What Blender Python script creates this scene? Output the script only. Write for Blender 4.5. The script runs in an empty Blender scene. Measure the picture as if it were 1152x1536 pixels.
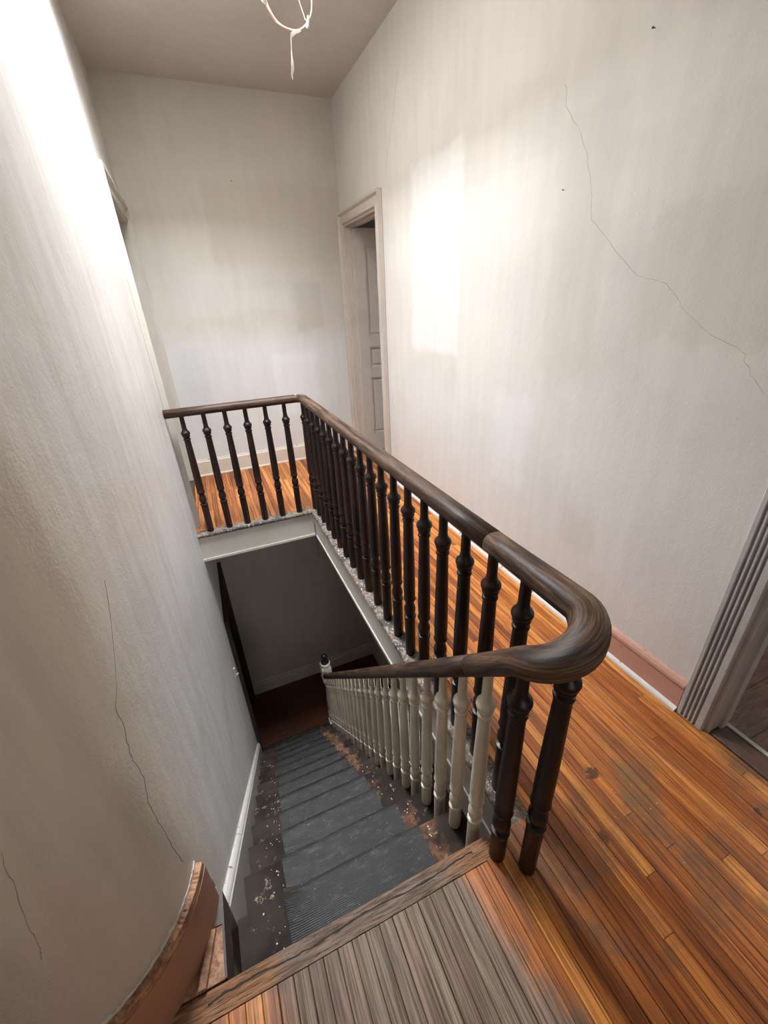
import bpy, bmesh, math, random
from mathutils import Matrix, Vector
random.seed(7)
sc = bpy.context.scene
COL = sc.collection

# ------------------------------------------------------------------ camera, light, exposure
CAM = (-0.6097, -0.5433, 1.5093)
YAW, PITCH, ROLL, FPX = 0.38252, 0.46625, -0.04774, 623.9
fw = Vector((math.sin(YAW)*math.cos(PITCH), math.cos(YAW)*math.cos(PITCH), -math.sin(PITCH)))
rt0 = Vector((math.cos(YAW), -math.sin(YAW), 0)); up0 = rt0.cross(fw)
rt = rt0*math.cos(ROLL) + up0*math.sin(ROLL); up = -rt0*math.sin(ROLL) + up0*math.cos(ROLL)
cam = bpy.data.cameras.new('camera'); cam.sensor_fit = 'HORIZONTAL'; cam.sensor_width = 36
cam.lens = FPX/1152*36; cam.clip_start = 0.02
co = bpy.data.objects.new('camera', cam); COL.objects.link(co)
co.matrix_world = Matrix(((rt.x, up.x, -fw.x, CAM[0]), (rt.y, up.y, -fw.y, CAM[1]), (rt.z, up.z, -fw.z, CAM[2]), (0, 0, 0, 1)))
sc.camera = co

wd = bpy.data.worlds.new('sky'); sc.world = wd; wd.use_nodes = True
wd.node_tree.nodes['Background'].inputs[0].default_value = (0.97, 0.98, 1.0, 1)
wd.node_tree.nodes['Background'].inputs[1].default_value = 0.8

# skylight opening in the ceiling (over the stairwell, just above the frame)
SKX0, SKX1, SKY0, SKY1, SKH = -0.78, -0.05, 1.45, 2.50, 0.50
def area(name, loc, sx, sy, energy, color, rot=(0, 0, 0)):
    l = bpy.data.lights.new(name, 'AREA'); l.shape = 'RECTANGLE'; l.size = sx; l.size_y = sy
    l.energy = energy; l.color = color
    o = bpy.data.objects.new(name, l); COL.objects.link(o); o.location = loc; o.rotation_euler = rot
    return o
H = 3.0453
area('daylight_through_skylight', ((SKX0+SKX1)/2, (SKY0+SKY1)/2, H+SKH+0.12), SKX1-SKX0-.06, SKY1-SKY0-.06, 335, (0.915, 0.955, 1.0))
area('added_fill_rear', (-0.30, -2.10, 1.60), 0.90, 1.40, 10, (1.0, 0.95, 0.88), (math.radians(90), 0, 0))  # added fill from behind the viewer, outside a made-up window

# added fill lamps behind made-up windows of the side rooms and lower hall
area('added_fill_room_near', (2.98, -0.50, 1.50), 0.9, 1.2, 22, (1.0, 0.97, 0.93), (0, math.radians(90), 0))
area('added_fill_room_far', (2.98, 2.70, 1.50), 0.9, 1.2, 9, (1.0, 0.97, 0.93), (0, math.radians(90), 0))
area('added_fill_hall_below', (1.03, 1.30, -1.75), 0.8, 1.1, 20, (1.0, 0.92, 0.84), (0, math.radians(90), 0))

sc.view_settings.view_transform = 'Standard'; sc.view_settings.look = 'None'
sc.view_settings.gamma = 1.0; sc.view_settings.exposure = 0.0
sc.view_settings.use_curve_mapping = False
sc.cycles.use_denoising = True

# ------------------------------------------------------------------ dimensions (metres)
XL, XR, YF, YB = -0.8975, 0.8717, 3.8834, 2.5412      # left wall, right wall, far wall, far edge of stairwell
XB = 0.0335                                            # baluster line behind the well edge
RT = 0.879                                             # rail underside
G, R, O = 0.22059, 0.22882, -0.0093                    # going, rise, nosing offset
NR = 14; ZL = -NR*R                                    # lower floor
FB = -0.2225                                           # underside of upper floor
XS = -0.872                                            # face of wall string
def stair_x(y): return -0.1005 + 0.012*max(y, 0)

# ------------------------------------------------------------------ helpers
def tag(o, label=None, cat=None, group=None, kind=None):
    if label: o['label'] = label
    if cat: o['category'] = cat
    if group: o['group'] = group
    if kind: o['kind'] = kind
    return o
def empty(name, loc=(0, 0, 0)):
    o = bpy.data.objects.new(name, None); COL.objects.link(o); o.location = loc; o.empty_display_size = .05
    return o
def attach(o, parent):
    if parent is not None:
        o.parent = parent
        o.matrix_parent_inverse = Matrix.Translation(-parent.location) if parent.type == 'EMPTY' else Matrix.Identity(4)
    return o
def link(name, me, parent=None):
    o = bpy.data.objects.new(name, me); COL.objects.link(o); attach(o, parent); return o
class MB:
    def __init__(s): s.v = []; s.f = []; s.uv = None; s.sm = False
    def add(s, v, f):
        n = len(s.v); s.v += [tuple(p) for p in v]; s.f += [tuple(i+n for i in q) for q in f]; return s
    def box(s, x0, x1, y0, y1, z0, z1):
        v = [(x0,y0,z0),(x1,y0,z0),(x1,y1,z0),(x0,y1,z0),(x0,y0,z1),(x1,y0,z1),(x1,y1,z1),(x0,y1,z1)]
        return s.add(v, [(0,3,2,1),(4,5,6,7),(0,1,5,4),(1,2,6,5),(2,3,7,6),(3,0,4,7)])
    def prism(s, prof, fn, a, b):
        """closed 2-D profile swept straight from a to b; fn(u, v, t) -> xyz"""
        n = len(prof)
        v = [fn(u, w, a) for u, w in prof] + [fn(u, w, b) for u, w in prof]
        f = [(i, (i+1) % n, n+(i+1) % n, n+i) for i in range(n)] + [tuple(range(n))[::-1], tuple(range(n, 2*n))]
        return s.add(v, f)
    def lathe(s, prof, c, seg=16):
        cx, cy, cz = c; v = []; f = []; m = len(prof)
        for r, z in prof:
            for k in range(seg):
                a = 2*math.pi*k/seg; v.append((cx+r*math.cos(a), cy+r*math.sin(a), cz+z))
        for i in range(m-1):
            for k in range(seg):
                k2 = (k+1) % seg; f.append((i*seg+k, i*seg+k2, (i+1)*seg+k2, (i+1)*seg+k))
        f.append(tuple(range(seg))[::-1]); f.append(tuple((m-1)*seg+k for k in range(seg)))
        return s.add(v, f)
    def tube(s, pts, rad, seg=8):
        pts = [Vector(p) for p in pts]; rings = []; n = len(pts)
        rads = rad if isinstance(rad, (list, tuple)) else [rad]*n
        ref = Vector((0, 0, 1))
        for i, p in enumerate(pts):
            t = (pts[min(i+1, n-1)] - pts[max(i-1, 0)]).normalized()
            if abs(t.dot(ref)) > .95: ref = Vector((1, 0, 0)) if abs(t.x) < .9 else Vector((0, 1, 0))
            a = t.cross(ref).normalized(); b = a.cross(t); ref = b
            rings.append([p + (a*math.cos(2*math.pi*k/seg) + b*math.sin(2*math.pi*k/seg))*rads[i] for k in range(seg)])
        v = [q for r_ in rings for q in r_]; f = []
        for i in range(n-1):
            for k in range(seg):
                k2 = (k+1) % seg; f.append((i*seg+k, i*seg+k2, (i+1)*seg+k2, (i+1)*seg+k))
        f.append(tuple(range(seg))[::-1]); f.append(tuple((n-1)*seg+k for k in range(seg)))
        return s.add(v, f)
    def mesh(s, name, mat, smooth=False, bevel=0):
        me = bpy.data.meshes.new(name); me.from_pydata(s.v, [], s.f)
        bm = bmesh.new(); bm.from_mesh(me); bmesh.ops.recalc_face_normals(bm, faces=bm.faces)
        if bevel: bmesh.ops.bevel(bm, geom=list(bm.edges), offset=bevel, segments=1, affect='EDGES', profile=.5)
        bm.to_mesh(me); bm.free()
        if smooth:
            for p in me.polygons: p.use_smooth = True
            try: me.set_sharp_from_angle(angle=math.radians(32))
            except Exception: pass
        me.materials.append(mat); return me
    def build(s, name, mat, parent=None, smooth=False, bevel=0):
        return link(name, s.mesh(name, mat, smooth, bevel), parent)

# ------------------------------------------------------------------ materials
class NT:
    def __init__(s, name):
        s.m = bpy.data.materials.new(name); s.m.use_nodes = True
        s.t = s.m.node_tree; s.b = s.t.nodes['Principled BSDF']
        s.b.inputs['Specular IOR Level'].default_value = 0.4
        s._pos = None
    def n(s, ty): return s.t.nodes.new(ty)
    def put(s, sock, v):
        if isinstance(v, bpy.types.NodeSocket): s.t.links.new(v, sock)
        elif isinstance(v, tuple) and len(v) == 3 and sock.type == 'RGBA': sock.default_value = (*v, 1)
        else: sock.default_value = v
    def pos(s):
        if s._pos is None: s._pos = s.n('ShaderNodeNewGeometry').outputs['Position']
        return s._pos
    def xyz(s, v=None):
        q = s.n('ShaderNodeSeparateXYZ'); s.put(q.inputs[0], v or s.pos()); return q.outputs
    def math(s, op, a, b=0.0, c=None, clamp=False):
        q = s.n('ShaderNodeMath'); q.operation = op; q.use_clamp = clamp
        s.put(q.inputs[0], a); s.put(q.inputs[1], b)
        if c is not None: s.put(q.inputs[2], c)
        return q.outputs[0]
    def vec(s, op, a, b):
        q = s.n('ShaderNodeVectorMath'); q.operation = op; s.put(q.inputs[0], a); s.put(q.inputs[1], b); return q.outputs[0]
    def noise(s, scale=5, detail=4, v=None, stretch=None, rough=.55, dist=0):
        v = v or s.pos()
        if stretch: v = s.vec('MULTIPLY', v, stretch)
        q = s.n('ShaderNodeTexNoise'); s.put(q.inputs['Vector'], v); q.inputs['Scale'].default_value = scale
        q.inputs['Detail'].default_value = detail; q.inputs['Roughness'].default_value = rough; q.inputs['Distortion'].default_value = dist
        return q.outputs[0]
    def ramp(s, f, a, b, lo=0.0, hi=1.0):
        q = s.n('ShaderNodeMapRange'); q.interpolation_type = 'SMOOTHSTEP'
        s.put(q.inputs[0], f); s.put(q.inputs[1], a); s.put(q.inputs[2], b); q.inputs[3].default_value = lo; q.inputs[4].default_value = hi
        return q.outputs[0]
    def mix(s, f, a, b, mode='MIX'):
        q = s.n('ShaderNodeMix'); q.data_type = 'RGBA'; q.blend_type = mode
        s.put(q.inputs[0], f); s.put(q.inputs[6], a); s.put(q.inputs[7], b); return q.outputs[2]
    def val(s, f):   # scalar to grey colour
        q = s.n('ShaderNodeCombineColor'); [s.put(q.inputs[i], f) for i in range(3)]; return q.outputs[0]
    def rect(s, u, w, u0, u1, w0, w1, soft=.03):
        a = s.math('MULTIPLY', s.ramp(u, u0-soft, u0+soft), s.ramp(u, u1-soft, u1+soft, 1, 0))
        b = s.math('MULTIPLY', s.ramp(w, w0-soft, w0+soft), s.ramp(w, w1-soft, w1+soft, 1, 0))
        return s.math('MULTIPLY', a, b)
    def bump(s, h, strength=.3, dist=.01):
        q = s.n('ShaderNodeBump'); q.inputs['Strength'].default_value = strength; q.inputs['Distance'].default_value = dist
        s.put(q.inputs['Height'], h); s.put(s.b.inputs['Normal'], q.outputs[0])
    def out(s, color, rough=.5, metal=0.0):
        s.put(s.b.inputs['Base Color'], color); s.put(s.b.inputs['Roughness'], rough); s.b.inputs['Metallic'].default_value = metal
        return s.m

def plaster(name, base, pale, axis='y', patches=(), low=1.35, lowmix=.5, rough=.6, spec=.3, streak=.03, blotch=None, near=None, cut=-.25):
    t = NT(name); o = t.xyz(); u = o[0] if axis == 'x' else o[1]; z = o[2]
    wob = t.math('MULTIPLY', t.math('SUBTRACT', t.noise(9, 3), .5), .10)
    uw, zw = t.math('ADD', u, wob), t.math('ADD', z, wob)
    big = t.noise(1.1, 4)
    col = t.mix(t.ramp(big, .35, .65), base, tuple(c*.90 for c in base))
    lowm = t.math('MULTIPLY', t.ramp(t.math('ADD', zw, t.math('MULTIPLY', t.noise(1.6, 2), .5)), low+.42, low+.02), t.math('MULTIPLY', t.ramp(z, cut, cut+.05), lowmix))
    col = t.mix(lowm, col, pale)
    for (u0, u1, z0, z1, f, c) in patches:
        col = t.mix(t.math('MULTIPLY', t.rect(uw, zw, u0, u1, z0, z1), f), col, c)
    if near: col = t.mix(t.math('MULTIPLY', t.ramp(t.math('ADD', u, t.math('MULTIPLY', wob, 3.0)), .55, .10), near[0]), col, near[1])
    st = t.noise(16, 5, stretch=(1, 1, .12))
    col = t.mix(1.0, col, t.val(t.ramp(st, .25, .75, 1-streak, 1+streak)), 'MULTIPLY')
    if blotch:
        col = t.mix(t.math('MULTIPLY', t.ramp(t.noise(2.6, 6, rough=.65), .52, .72), blotch[0]), col, blotch[1])
    sp = t.noise(45, 2)
    col = t.mix(t.ramp(sp, .76, .80, 0, .35), col, tuple(c*.55 for c in base))
    hgt = t.math('ADD', t.math('MULTIPLY', t.noise(140, 3), .35), t.math('ADD', t.noise(14, 5), t.math('MULTIPLY', st, .4)))
    t.bump(hgt, .35, .006)
    t.b.inputs['Specular IOR Level'].default_value = spec
    return t.out(col, t.ramp(big, .3, .7, rough-.08, rough+.08))

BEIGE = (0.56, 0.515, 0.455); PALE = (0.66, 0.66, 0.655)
M = {}
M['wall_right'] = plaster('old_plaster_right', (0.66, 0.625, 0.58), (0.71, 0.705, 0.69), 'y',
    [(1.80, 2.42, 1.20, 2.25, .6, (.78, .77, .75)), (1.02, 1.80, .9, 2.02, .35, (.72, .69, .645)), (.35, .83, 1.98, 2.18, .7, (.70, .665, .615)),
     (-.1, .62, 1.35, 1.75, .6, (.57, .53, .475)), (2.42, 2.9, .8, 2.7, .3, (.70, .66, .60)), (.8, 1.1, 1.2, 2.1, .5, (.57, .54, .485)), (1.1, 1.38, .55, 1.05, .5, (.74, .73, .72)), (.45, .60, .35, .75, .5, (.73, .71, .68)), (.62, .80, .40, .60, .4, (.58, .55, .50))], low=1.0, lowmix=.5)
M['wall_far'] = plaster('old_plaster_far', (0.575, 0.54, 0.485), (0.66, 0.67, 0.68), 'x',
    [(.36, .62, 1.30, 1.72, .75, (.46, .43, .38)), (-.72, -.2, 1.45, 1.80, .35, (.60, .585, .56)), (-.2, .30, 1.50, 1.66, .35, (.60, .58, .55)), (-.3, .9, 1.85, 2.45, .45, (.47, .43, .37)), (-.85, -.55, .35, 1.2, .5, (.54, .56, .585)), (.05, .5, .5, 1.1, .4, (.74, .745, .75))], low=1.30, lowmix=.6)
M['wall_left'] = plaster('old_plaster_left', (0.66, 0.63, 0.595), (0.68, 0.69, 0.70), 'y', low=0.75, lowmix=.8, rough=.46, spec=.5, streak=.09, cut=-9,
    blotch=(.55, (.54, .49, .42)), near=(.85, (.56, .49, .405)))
M['ceiling'] = plaster('ceiling_paint', (0.575, 0.54, 0.50), (0.575, 0.54, 0.50), 'x', low=-9, lowmix=0, streak=.02)
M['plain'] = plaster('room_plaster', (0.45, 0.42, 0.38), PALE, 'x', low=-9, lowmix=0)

def paint(name, base, chip=(.25, .14, .08), chipamt=.70, rough=.45, grime=.25):
    t = NT(name)
    n = t.noise(22, 6, rough=.7); g = t.noise(4, 4)
    col = t.mix(t.ramp(g, .4, .75, 0, grime), base, tuple(c*.55 for c in base))
    col = t.mix(t.ramp(n, chipamt, chipamt+.03), col, chip)
    t.bump(t.math('ADD', t.noise(60, 3), t.math('MULTIPLY', n, .5)), .15, .004)
    return t.out(col, rough)
M['cream'] = paint('cream_trim_paint', (.50, .47, .41), chipamt=.74)
M['cream_door'] = paint('door_paint', (.52, .465, .41), chipamt=.80)
M['base_far'] = paint('worn_cream_baseboard', (.62, .55, .46), chip=(.30, .20, .12), chipamt=.63)
M['base_pink'] = paint('pink_baseboard', (.50, .275, .21), chip=(.30, .14, .09), chipamt=.64, grime=.2)
M['base_brown'] = paint('brown_pink_baseboard', (.36, .19, .12), chip=(.5, .36, .26), chipamt=.72)
M['grey_casing'] = paint('grey_casing', (.48, .475, .455), chip=(.16, .10, .06), chipamt=.68, grime=.5)
M['white_worn'] = paint('worn_white', (.66, .63, .58), chip=(.22, .15, .10), chipamt=.61)
M['string_grey'] = paint('string_grey', (.46, .44, .41), chip=(.2, .13, .09), chipamt=.72)
M['fascia'] = paint('fascia_cream', (.62, .585, .52), chip=(.18, .12, .08), chipamt=.76)
M['baluster_cream'] = paint('cream_baluster', (.74, .66, .54), chip=(.16, .09, .05), chipamt=.73, rough=.35, grime=.45)
M['newel_paint'] = paint('newel_paint', (.60, .56, .50), chip=(.10, .06, .04), chipamt=.60, grime=.3)
M['plinth'] = paint('dark_brown_plinth', (.075, .052, .038), chip=(.40, .30, .22), chipamt=.62, grime=.5)
M['black'] = paint('black_paint', (.012, .011, .011), chip=(.03, .03, .03), rough=.25)
M['metal_dark'] = paint('dark_metal', (.05, .045, .04), chip=(.15, .1, .07), rough=.4)

def curb():
    t = NT('peeling_edge'); n = t.noise(55, 6, rough=.75); g = t.noise(9, 3)
    col = t.mix(t.ramp(n, .48, .58), (.12, .085, .065), (.30, .25, .205))
    col = t.mix(t.ramp(g, .48, .60), col, t.mix(t.ramp(n, .56, .62), (.05, .042, .038), (.55, .50, .44)))
    t.bump(n, .6, .006); return t.out(col, .6)
M['curb'] = curb()

def darkwood(name, a=(.007, .004, .0035), b=(.030, .009, .0055), rough=.36):
    t = NT(name); n = t.noise(18, 4, stretch=(1, 1, .15))
    col = t.mix(t.ramp(n, .4, .7), a, b)
    t.bump(t.noise(80, 3, stretch=(1, 1, .1)), .1, .002)
    return t.out(col, t.ramp(n, .3, .7, rough, rough+.12))
M['baluster_dark'] = darkwood('dark_stained_baluster')
M['lower_frame'] = darkwood('brown_door_frame', (.03, .018, .012), (.07, .04, .025), .45)

def railwood():
    t = NT('worn_handrail')
    uv = t.n('ShaderNodeUVMap').outputs[0]
    st = t.noise(1.0, 6, v=uv, stretch=(5, 55, 1), rough=.65)
    fine = t.noise(1.0, 3, v=uv, stretch=(14, 300, 1))
    o = t.xyz(uv); wear = t.noise(1.0, 3, v=uv, stretch=(2.2, 4, 1))
    at = t.n('ShaderNodeAttribute'); at.attribute_name = 'wear'; w = at.outputs['Fac']
    col = t.mix(t.ramp(st, .35, .7), (.014, .0065, .0042), (.060, .027, .014))
    worn = t.mix(t.ramp(fine, .35, .7), (.075, .038, .021), (.235, .145, .085))
    f = t.math('MULTIPLY', w, t.ramp(t.math('ADD', st, t.math('MULTIPLY', wear, .5)), .58, .90))
    col = t.mix(f, col, worn)
    t.bump(t.math('ADD', st, t.math('MULTIPLY', fine, .5)), .25, .002)
    t.b.inputs['Specular IOR Level'].default_value = .35
    return t.out(col, t.ramp(st, .3, .7, .46, .66))
M['rail'] = railwood()

def boards():
    t = NT('varnished_pine_boards')
    oi = t.n('ShaderNodeObjectInfo'); rnd = oi.outputs['Random']; oc = oi.outputs['Color']
    off = t.n('ShaderNodeCombineXYZ'); [t.put(off.inputs[i], t.math('MULTIPLY', rnd, k)) for i, k in enumerate((31.0, 57.0, 13.0))]
    p = t.vec('ADD', t.pos(), off.outputs[0])
    g1 = t.noise(1, 5, v=p, stretch=(70, 2.2, 20), rough=.65, dist=.6); g2 = t.noise(1, 4, v=p, stretch=(300, 5, 60), rough=.6)
    col = t.mix(t.ramp(g1, .3, .72), (.70, .285, .068), (.34, .102, .025))
    col = t.mix(t.ramp(g2, .50, .66, 0, .75), col, (.085, .022, .008))
    col = t.mix(t.ramp(t.noise(1, 3, v=p, stretch=(25, 1.1, 9)), .48, .68, 0, .65), col, (.13, .030, .012))
    col = t.mix(1.0, col, oc, 'MULTIPLY')
    o = t.xyz(); wob = t.math('MULTIPLY', t.math('SUBTRACT', t.noise(5, 5), .5), .28)
    xw = t.math('ADD', t.math('ADD', o[0], t.math('MULTIPLY', o[1], .25)), wob); yw = o[1]
    dirt = t.math('MULTIPLY', t.ramp(t.noise(3.2, 6, rough=.65), .46, .66), t.ramp(o[1], .5, -.3))
    col = t.mix(t.math('MULTIPLY', dirt, .75), col, (.105, .058, .027))
    worn = t.rect(xw, t.math('ADD', yw, wob), -.79, -.235, -1.2, .2, .05)
    wc = t.mix(t.ramp(g1, .3, .7), (.27, .195, .14), (.125, .082, .055))
    wc = t.mix(t.ramp(g2, .47, .60, 0, .75), wc, (.055, .034, .022))
    wc = t.mix(.6, wc, t.mix(1.0, wc, oc, 'MULTIPLY'))
    col = t.mix(worn, col, wc)
    for (sx, sy, sr, sc_) in ((.36, .013, .030, (.03, .014, .008)), (.233, -.142, .018, (.06, .03, .012)), (.731, -.292, .016, (.04, .02, .01)), (.47, -.03, .05, (.17, .09, .035)), (.40, -.10, .03, (.17, .085, .03))):
        dx = t.math('SUBTRACT', o[0], sx); dy = t.math('SUBTRACT', o[1], sy)
        dd = t.math('SQRT', t.math('ADD', t.math('MULTIPLY', dx, dx), t.math('MULTIPLY', dy, dy)))
        m = t.ramp(t.math('ADD', dd, t.math('MULTIPLY', t.math('SUBTRACT', t.noise(60, 4), .5), sr*2.6)), sr, sr*.45)
        col = t.mix(t.math('MULTIPLY', m, .85 if sr < .031 else .55), col, sc_)
    t.bump(t.math('ADD', g1, t.math('MULTIPLY', g2, .9)), .35, .0025)
    rg = t.math('ADD', t.ramp(g1, .3, .7, .24, .38), t.math('MULTIPLY', t.math('MAXIMUM', worn, dirt), .28))
    return t.out(col, rg)
M['boards'] = boards()

def rawwood(name, a=(.33, .19, .105), b=(.14, .07, .035), stretch=(14, 3, 14), rough=.65):
    t = NT(name); n = t.noise(3, 6, stretch=stretch, rough=.7); f = t.noise(8, 3, stretch=stretch)
    col = t.mix(t.ramp(n, .35, .65), a, b); col = t.mix(t.ramp(f, .55, .75, 0, .7), col, tuple(c*.35 for c in b))
    t.bump(t.math('ADD', n, f), .6, .004); return t.out(col, rough)
def nosing():
    t = NT('worn_nosing_strip'); o = t.xyz(); n = t.noise(3, 7, stretch=(2.5, 32, 32), rough=.75); f = t.noise(9, 4, stretch=(2.5, 40, 40))
    mid = t.rect(t.math('ADD', o[0], t.math('MULTIPLY', t.math('SUBTRACT', t.noise(7, 4), .5), .3)), o[2], -.78, -.26, -9, 9, .06)
    a = t.mix(t.ramp(n, .35, .65), (.40, .20, .095), (.17, .075, .036)); b = t.mix(t.ramp(n, .35, .65), (.30, .215, .165), (.13, .085, .06))
    col = t.mix(mid, a, b); col = t.mix(t.ramp(f, .52, .66, 0, .85), col, (.05, .028, .018))
    t.bump(t.math('ADD', n, f), .8, .005); return t.out(col, .6)
M['nosing'] = nosing()
M['gap'] = rawwood('dark_gap', (.020, .014, .011), (.012, .009, .007))
M['rawwood'] = rawwood('raw_broken_wood', (.50, .28, .165), (.20, .095, .05), (9, 9, 9))
M['subfloor'] = rawwood('subfloor', (.20, .12, .07), (.1, .06, .03))
M['lower_boards'] = rawwood('dark_red_boards', (.13, .040, .014), (.07, .020, .009), (3, 40, 20), .45)
M['side_boards'] = rawwood('painted_boards', (.24, .135, .10), (.15, .09, .07), (3, 12, 12), .6)
M['threshold'] = rawwood('dark_threshold', (.10, .05, .03), (.05, .025, .015), (20, 3, 20), .5)

def tread_mat():
    t = NT('worn_dark_tread'); n = t.noise(30, 6, rough=.7); b = t.noise(5, 4); o = t.xyz()
    col = t.mix(t.ramp(b, .35, .65), (.020, .0145, .0115), (.046, .034, .027))
    strip = t.math('MULTIPLY', t.rect(t.math('ADD', o[0], t.math('MULTIPLY', t.math('SUBTRACT', n, .5), .16)), o[2], -.245, -.165, -9, 9, .012), t.ramp(t.noise(7, 3), .42, .56))
    col = t.mix(strip, col, t.mix(t.ramp(n, .4, .6), (.10, .045, .026), (.19, .10, .06)))
    col = t.mix(t.ramp(t.noise(16, 6, rough=.8), .60, .63), col, t.mix(t.ramp(n, .45, .6), (.09, .055, .038), (.36, .27, .20)))
    t.b.inputs['Specular IOR Level'].default_value = .15
    t.bump(n, .6, .005); return t.out(col, .72)
M['tread'] = tread_mat()
M['riser'] = paint('dark_riser', (.018, .014, .012), chip=(.3, .2, .14), chipamt=.72)
def rubber():
    t = NT('dusty_black_rubber'); n = t.noise(9, 8, rough=.75, stretch=(1, 2, 2)); f = t.noise(90, 3)
    w = t.n('ShaderNodeTexWave'); w.bands_direction = 'Y'; w.inputs['Scale'].default_value = 55; w.inputs['Distortion'].default_value = .3
    t.put(w.inputs['Vector'], t.pos())
    col = t.mix(t.ramp(n, .42, .66), (.0112, .0096, .0084), (.027, .0243, .0218))
    dust = t.noise(4, 8, rough=.8, stretch=(4, 12, 12))
    col = t.mix(t.ramp(dust, .50, .68, 0, .7), col, (.084, .076, .068))
    col = t.mix(t.ramp(f, .66, .72, 0, .7), col, (.17, .165, .16))
    t.bump(t.math('ADD', t.math('MULTIPLY', w.outputs[1], .5), f), .3, .003)
    t.b.inputs['Specular IOR Level'].default_value = .3
    return t.out(col, t.ramp(n, .3, .7, .45, .62))
M['rubber'] = rubber()
def flat(name, c, r=.6):
    t = NT(name); n = t.noise(30, 4); return t.out(t.mix(t.ramp(n, .3, .7), c, tuple(x*.8 for x in c)), r)
M['crack'] = flat('crack_shadow', (.22, .175, .14), .9)
M['plaster_edge'] = flat('plaster_edge', (.72, .68, .62), .8)
M['wire_cream'] = flat('cream_wire', (.80, .66, .50), .5); M['wire_pink'] = flat('pink_wire', (.62, .30, .24), .5); M['tape'] = flat('white_tape', (.88, .86, .80), .6)
M['chip'] = flat('paint_chip', (.75, .71, .64), .7)
def glass():
    m = bpy.data.materials.new('skylight_glass'); m.use_nodes = True; t = m.node_tree; t.nodes.clear()
    o = t.nodes.new('ShaderNodeOutputMaterial'); mx = t.nodes.new('ShaderNodeMixShader'); a = t.nodes.new('ShaderNodeBsdfTransparent'); b = t.nodes.new('ShaderNodeBsdfGlossy')
    n = t.nodes.new('ShaderNodeTexNoise'); n.inputs['Scale'].default_value = 8; r = t.nodes.new('ShaderNodeMapRange'); r.inputs[3].default_value = .04; r.inputs[4].default_value = .10
    b.inputs['Roughness'].default_value = .05
    t.links.new(n.outputs[0], r.inputs[0]); t.links.new(r.outputs[0], mx.inputs[0]); t.links.new(a.outputs[0], mx.inputs[1]); t.links.new(b.outputs[0], mx.inputs[2]); t.links.new(mx.outputs[0], o.inputs[0]); return m
M['glass'] = glass()

# ------------------------------------------------------------------ setting: floors
XWEST, YSOUTH, WT = -1.9, -1.95, 0.12
ST = 'structure'
fl = MB(); fl.box(XWEST, XR+.0, YSOUTH, -.012, FB, -.022); fl.box(.012, XR, -.012, YB+.012, FB, -.022); fl.box(XL, XR, YB+.012, YF, FB, -.022)
floor = tag(fl.build('floor', M['subfloor']), 'upper hall floor of narrow orange varnished boards', 'floor', kind=ST)
BW = .0392
bm_ = MB(); w = BW-.0012
prof = [(0, -.022), (w, -.022), (w, -.0016), (w-.0016, 0), (.0016, 0), (0, -.0016)]
bm_.prism(prof, lambda u, v, t: (u, t, v), 0, 1)
board_me = bm_.mesh('floorboard', M['boards'])
TINT = [(1, 1, 1), (1.12, 1.12, 1.05), (.82, .72, .66), (.66, .52, .46), (1.2, 1.25, 1.2), (.92, .82, .75), (1.02, .90, .85), (.52, .40, .36), (.78, .66, .6)]
def board_row(x, y0, y1, wscale=1.0, maxlen=2.3):
    y = y0; first = True
    while y < y1-.02:
        L = random.uniform(.55, maxlen)*(random.uniform(.3, 1) if first else 1); first = False
        if y1-(y+L) < .35: L = y1-y
        o = link('floorboard', board_me, floor); o.location = (x, y, random.uniform(0, .0006)); o.scale = (wscale, L-.0012, 1)
        c = random.choice(TINT); k = random.uniform(.9, 1.1); o.color = (c[0]*k, c[1]*k, c[2]*k, 1)
        y += L
GX = .066
for k in range(21):
    x = GX+k*BW; board_row(x, YSOUTH, YF, min(1, (XR-.004-x)/BW), 2.6)
for k in range(1, 33):
    x = GX-k*BW
    board_row(x, YSOUTH, -.047 if x+BW < -.10 else -.001)
    if x > XL: board_row(x, YB+.067, YF, maxlen=3)

board_row(XL+.0005, YB+.067, YF, (GX-24*BW-XL-.001)/BW, 3)
lowf = MB(); lowf.box(-1.1, 2.6, -.4, YF, ZL-.1, ZL-.02)
floor_lower = tag(lowf.build('floor_lower', M['subfloor']), 'dark reddish wooden floor of the storey below', 'floor', kind=ST)
lm = MB(); lm.box(0, 1, 0, .078, -.02, 0); low_me = lm.mesh('floorboard', M['lower_boards'])
for i in range(19):
    y = YF-.08*(i+1)
    if y < 2.3: break
    o = link('floorboard', low_me, floor_lower); o.location = (-1.1, y, ZL); o.scale = (3.6, 1, 1)
sf = MB(); sf.box(XR+.0, 2.9, -1.4, .35, FB, -.03)
floor_side = tag(sf.build('floor_side', M['subfloor']), 'worn brown painted boards of the side room', 'floor', kind=ST)
sm_ = MB(); sm_.box(0, 1, 0, .138, -.03, -.004); side_me = sm_.mesh('floorboard', M['side_boards'])
for i in range(11):
    o = link('floorboard', side_me, floor_side); o.location = (XR+.09, -1.25+.14*i, random.uniform(-.002, .001)); o.scale = (1.9, 1, 1)

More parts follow.
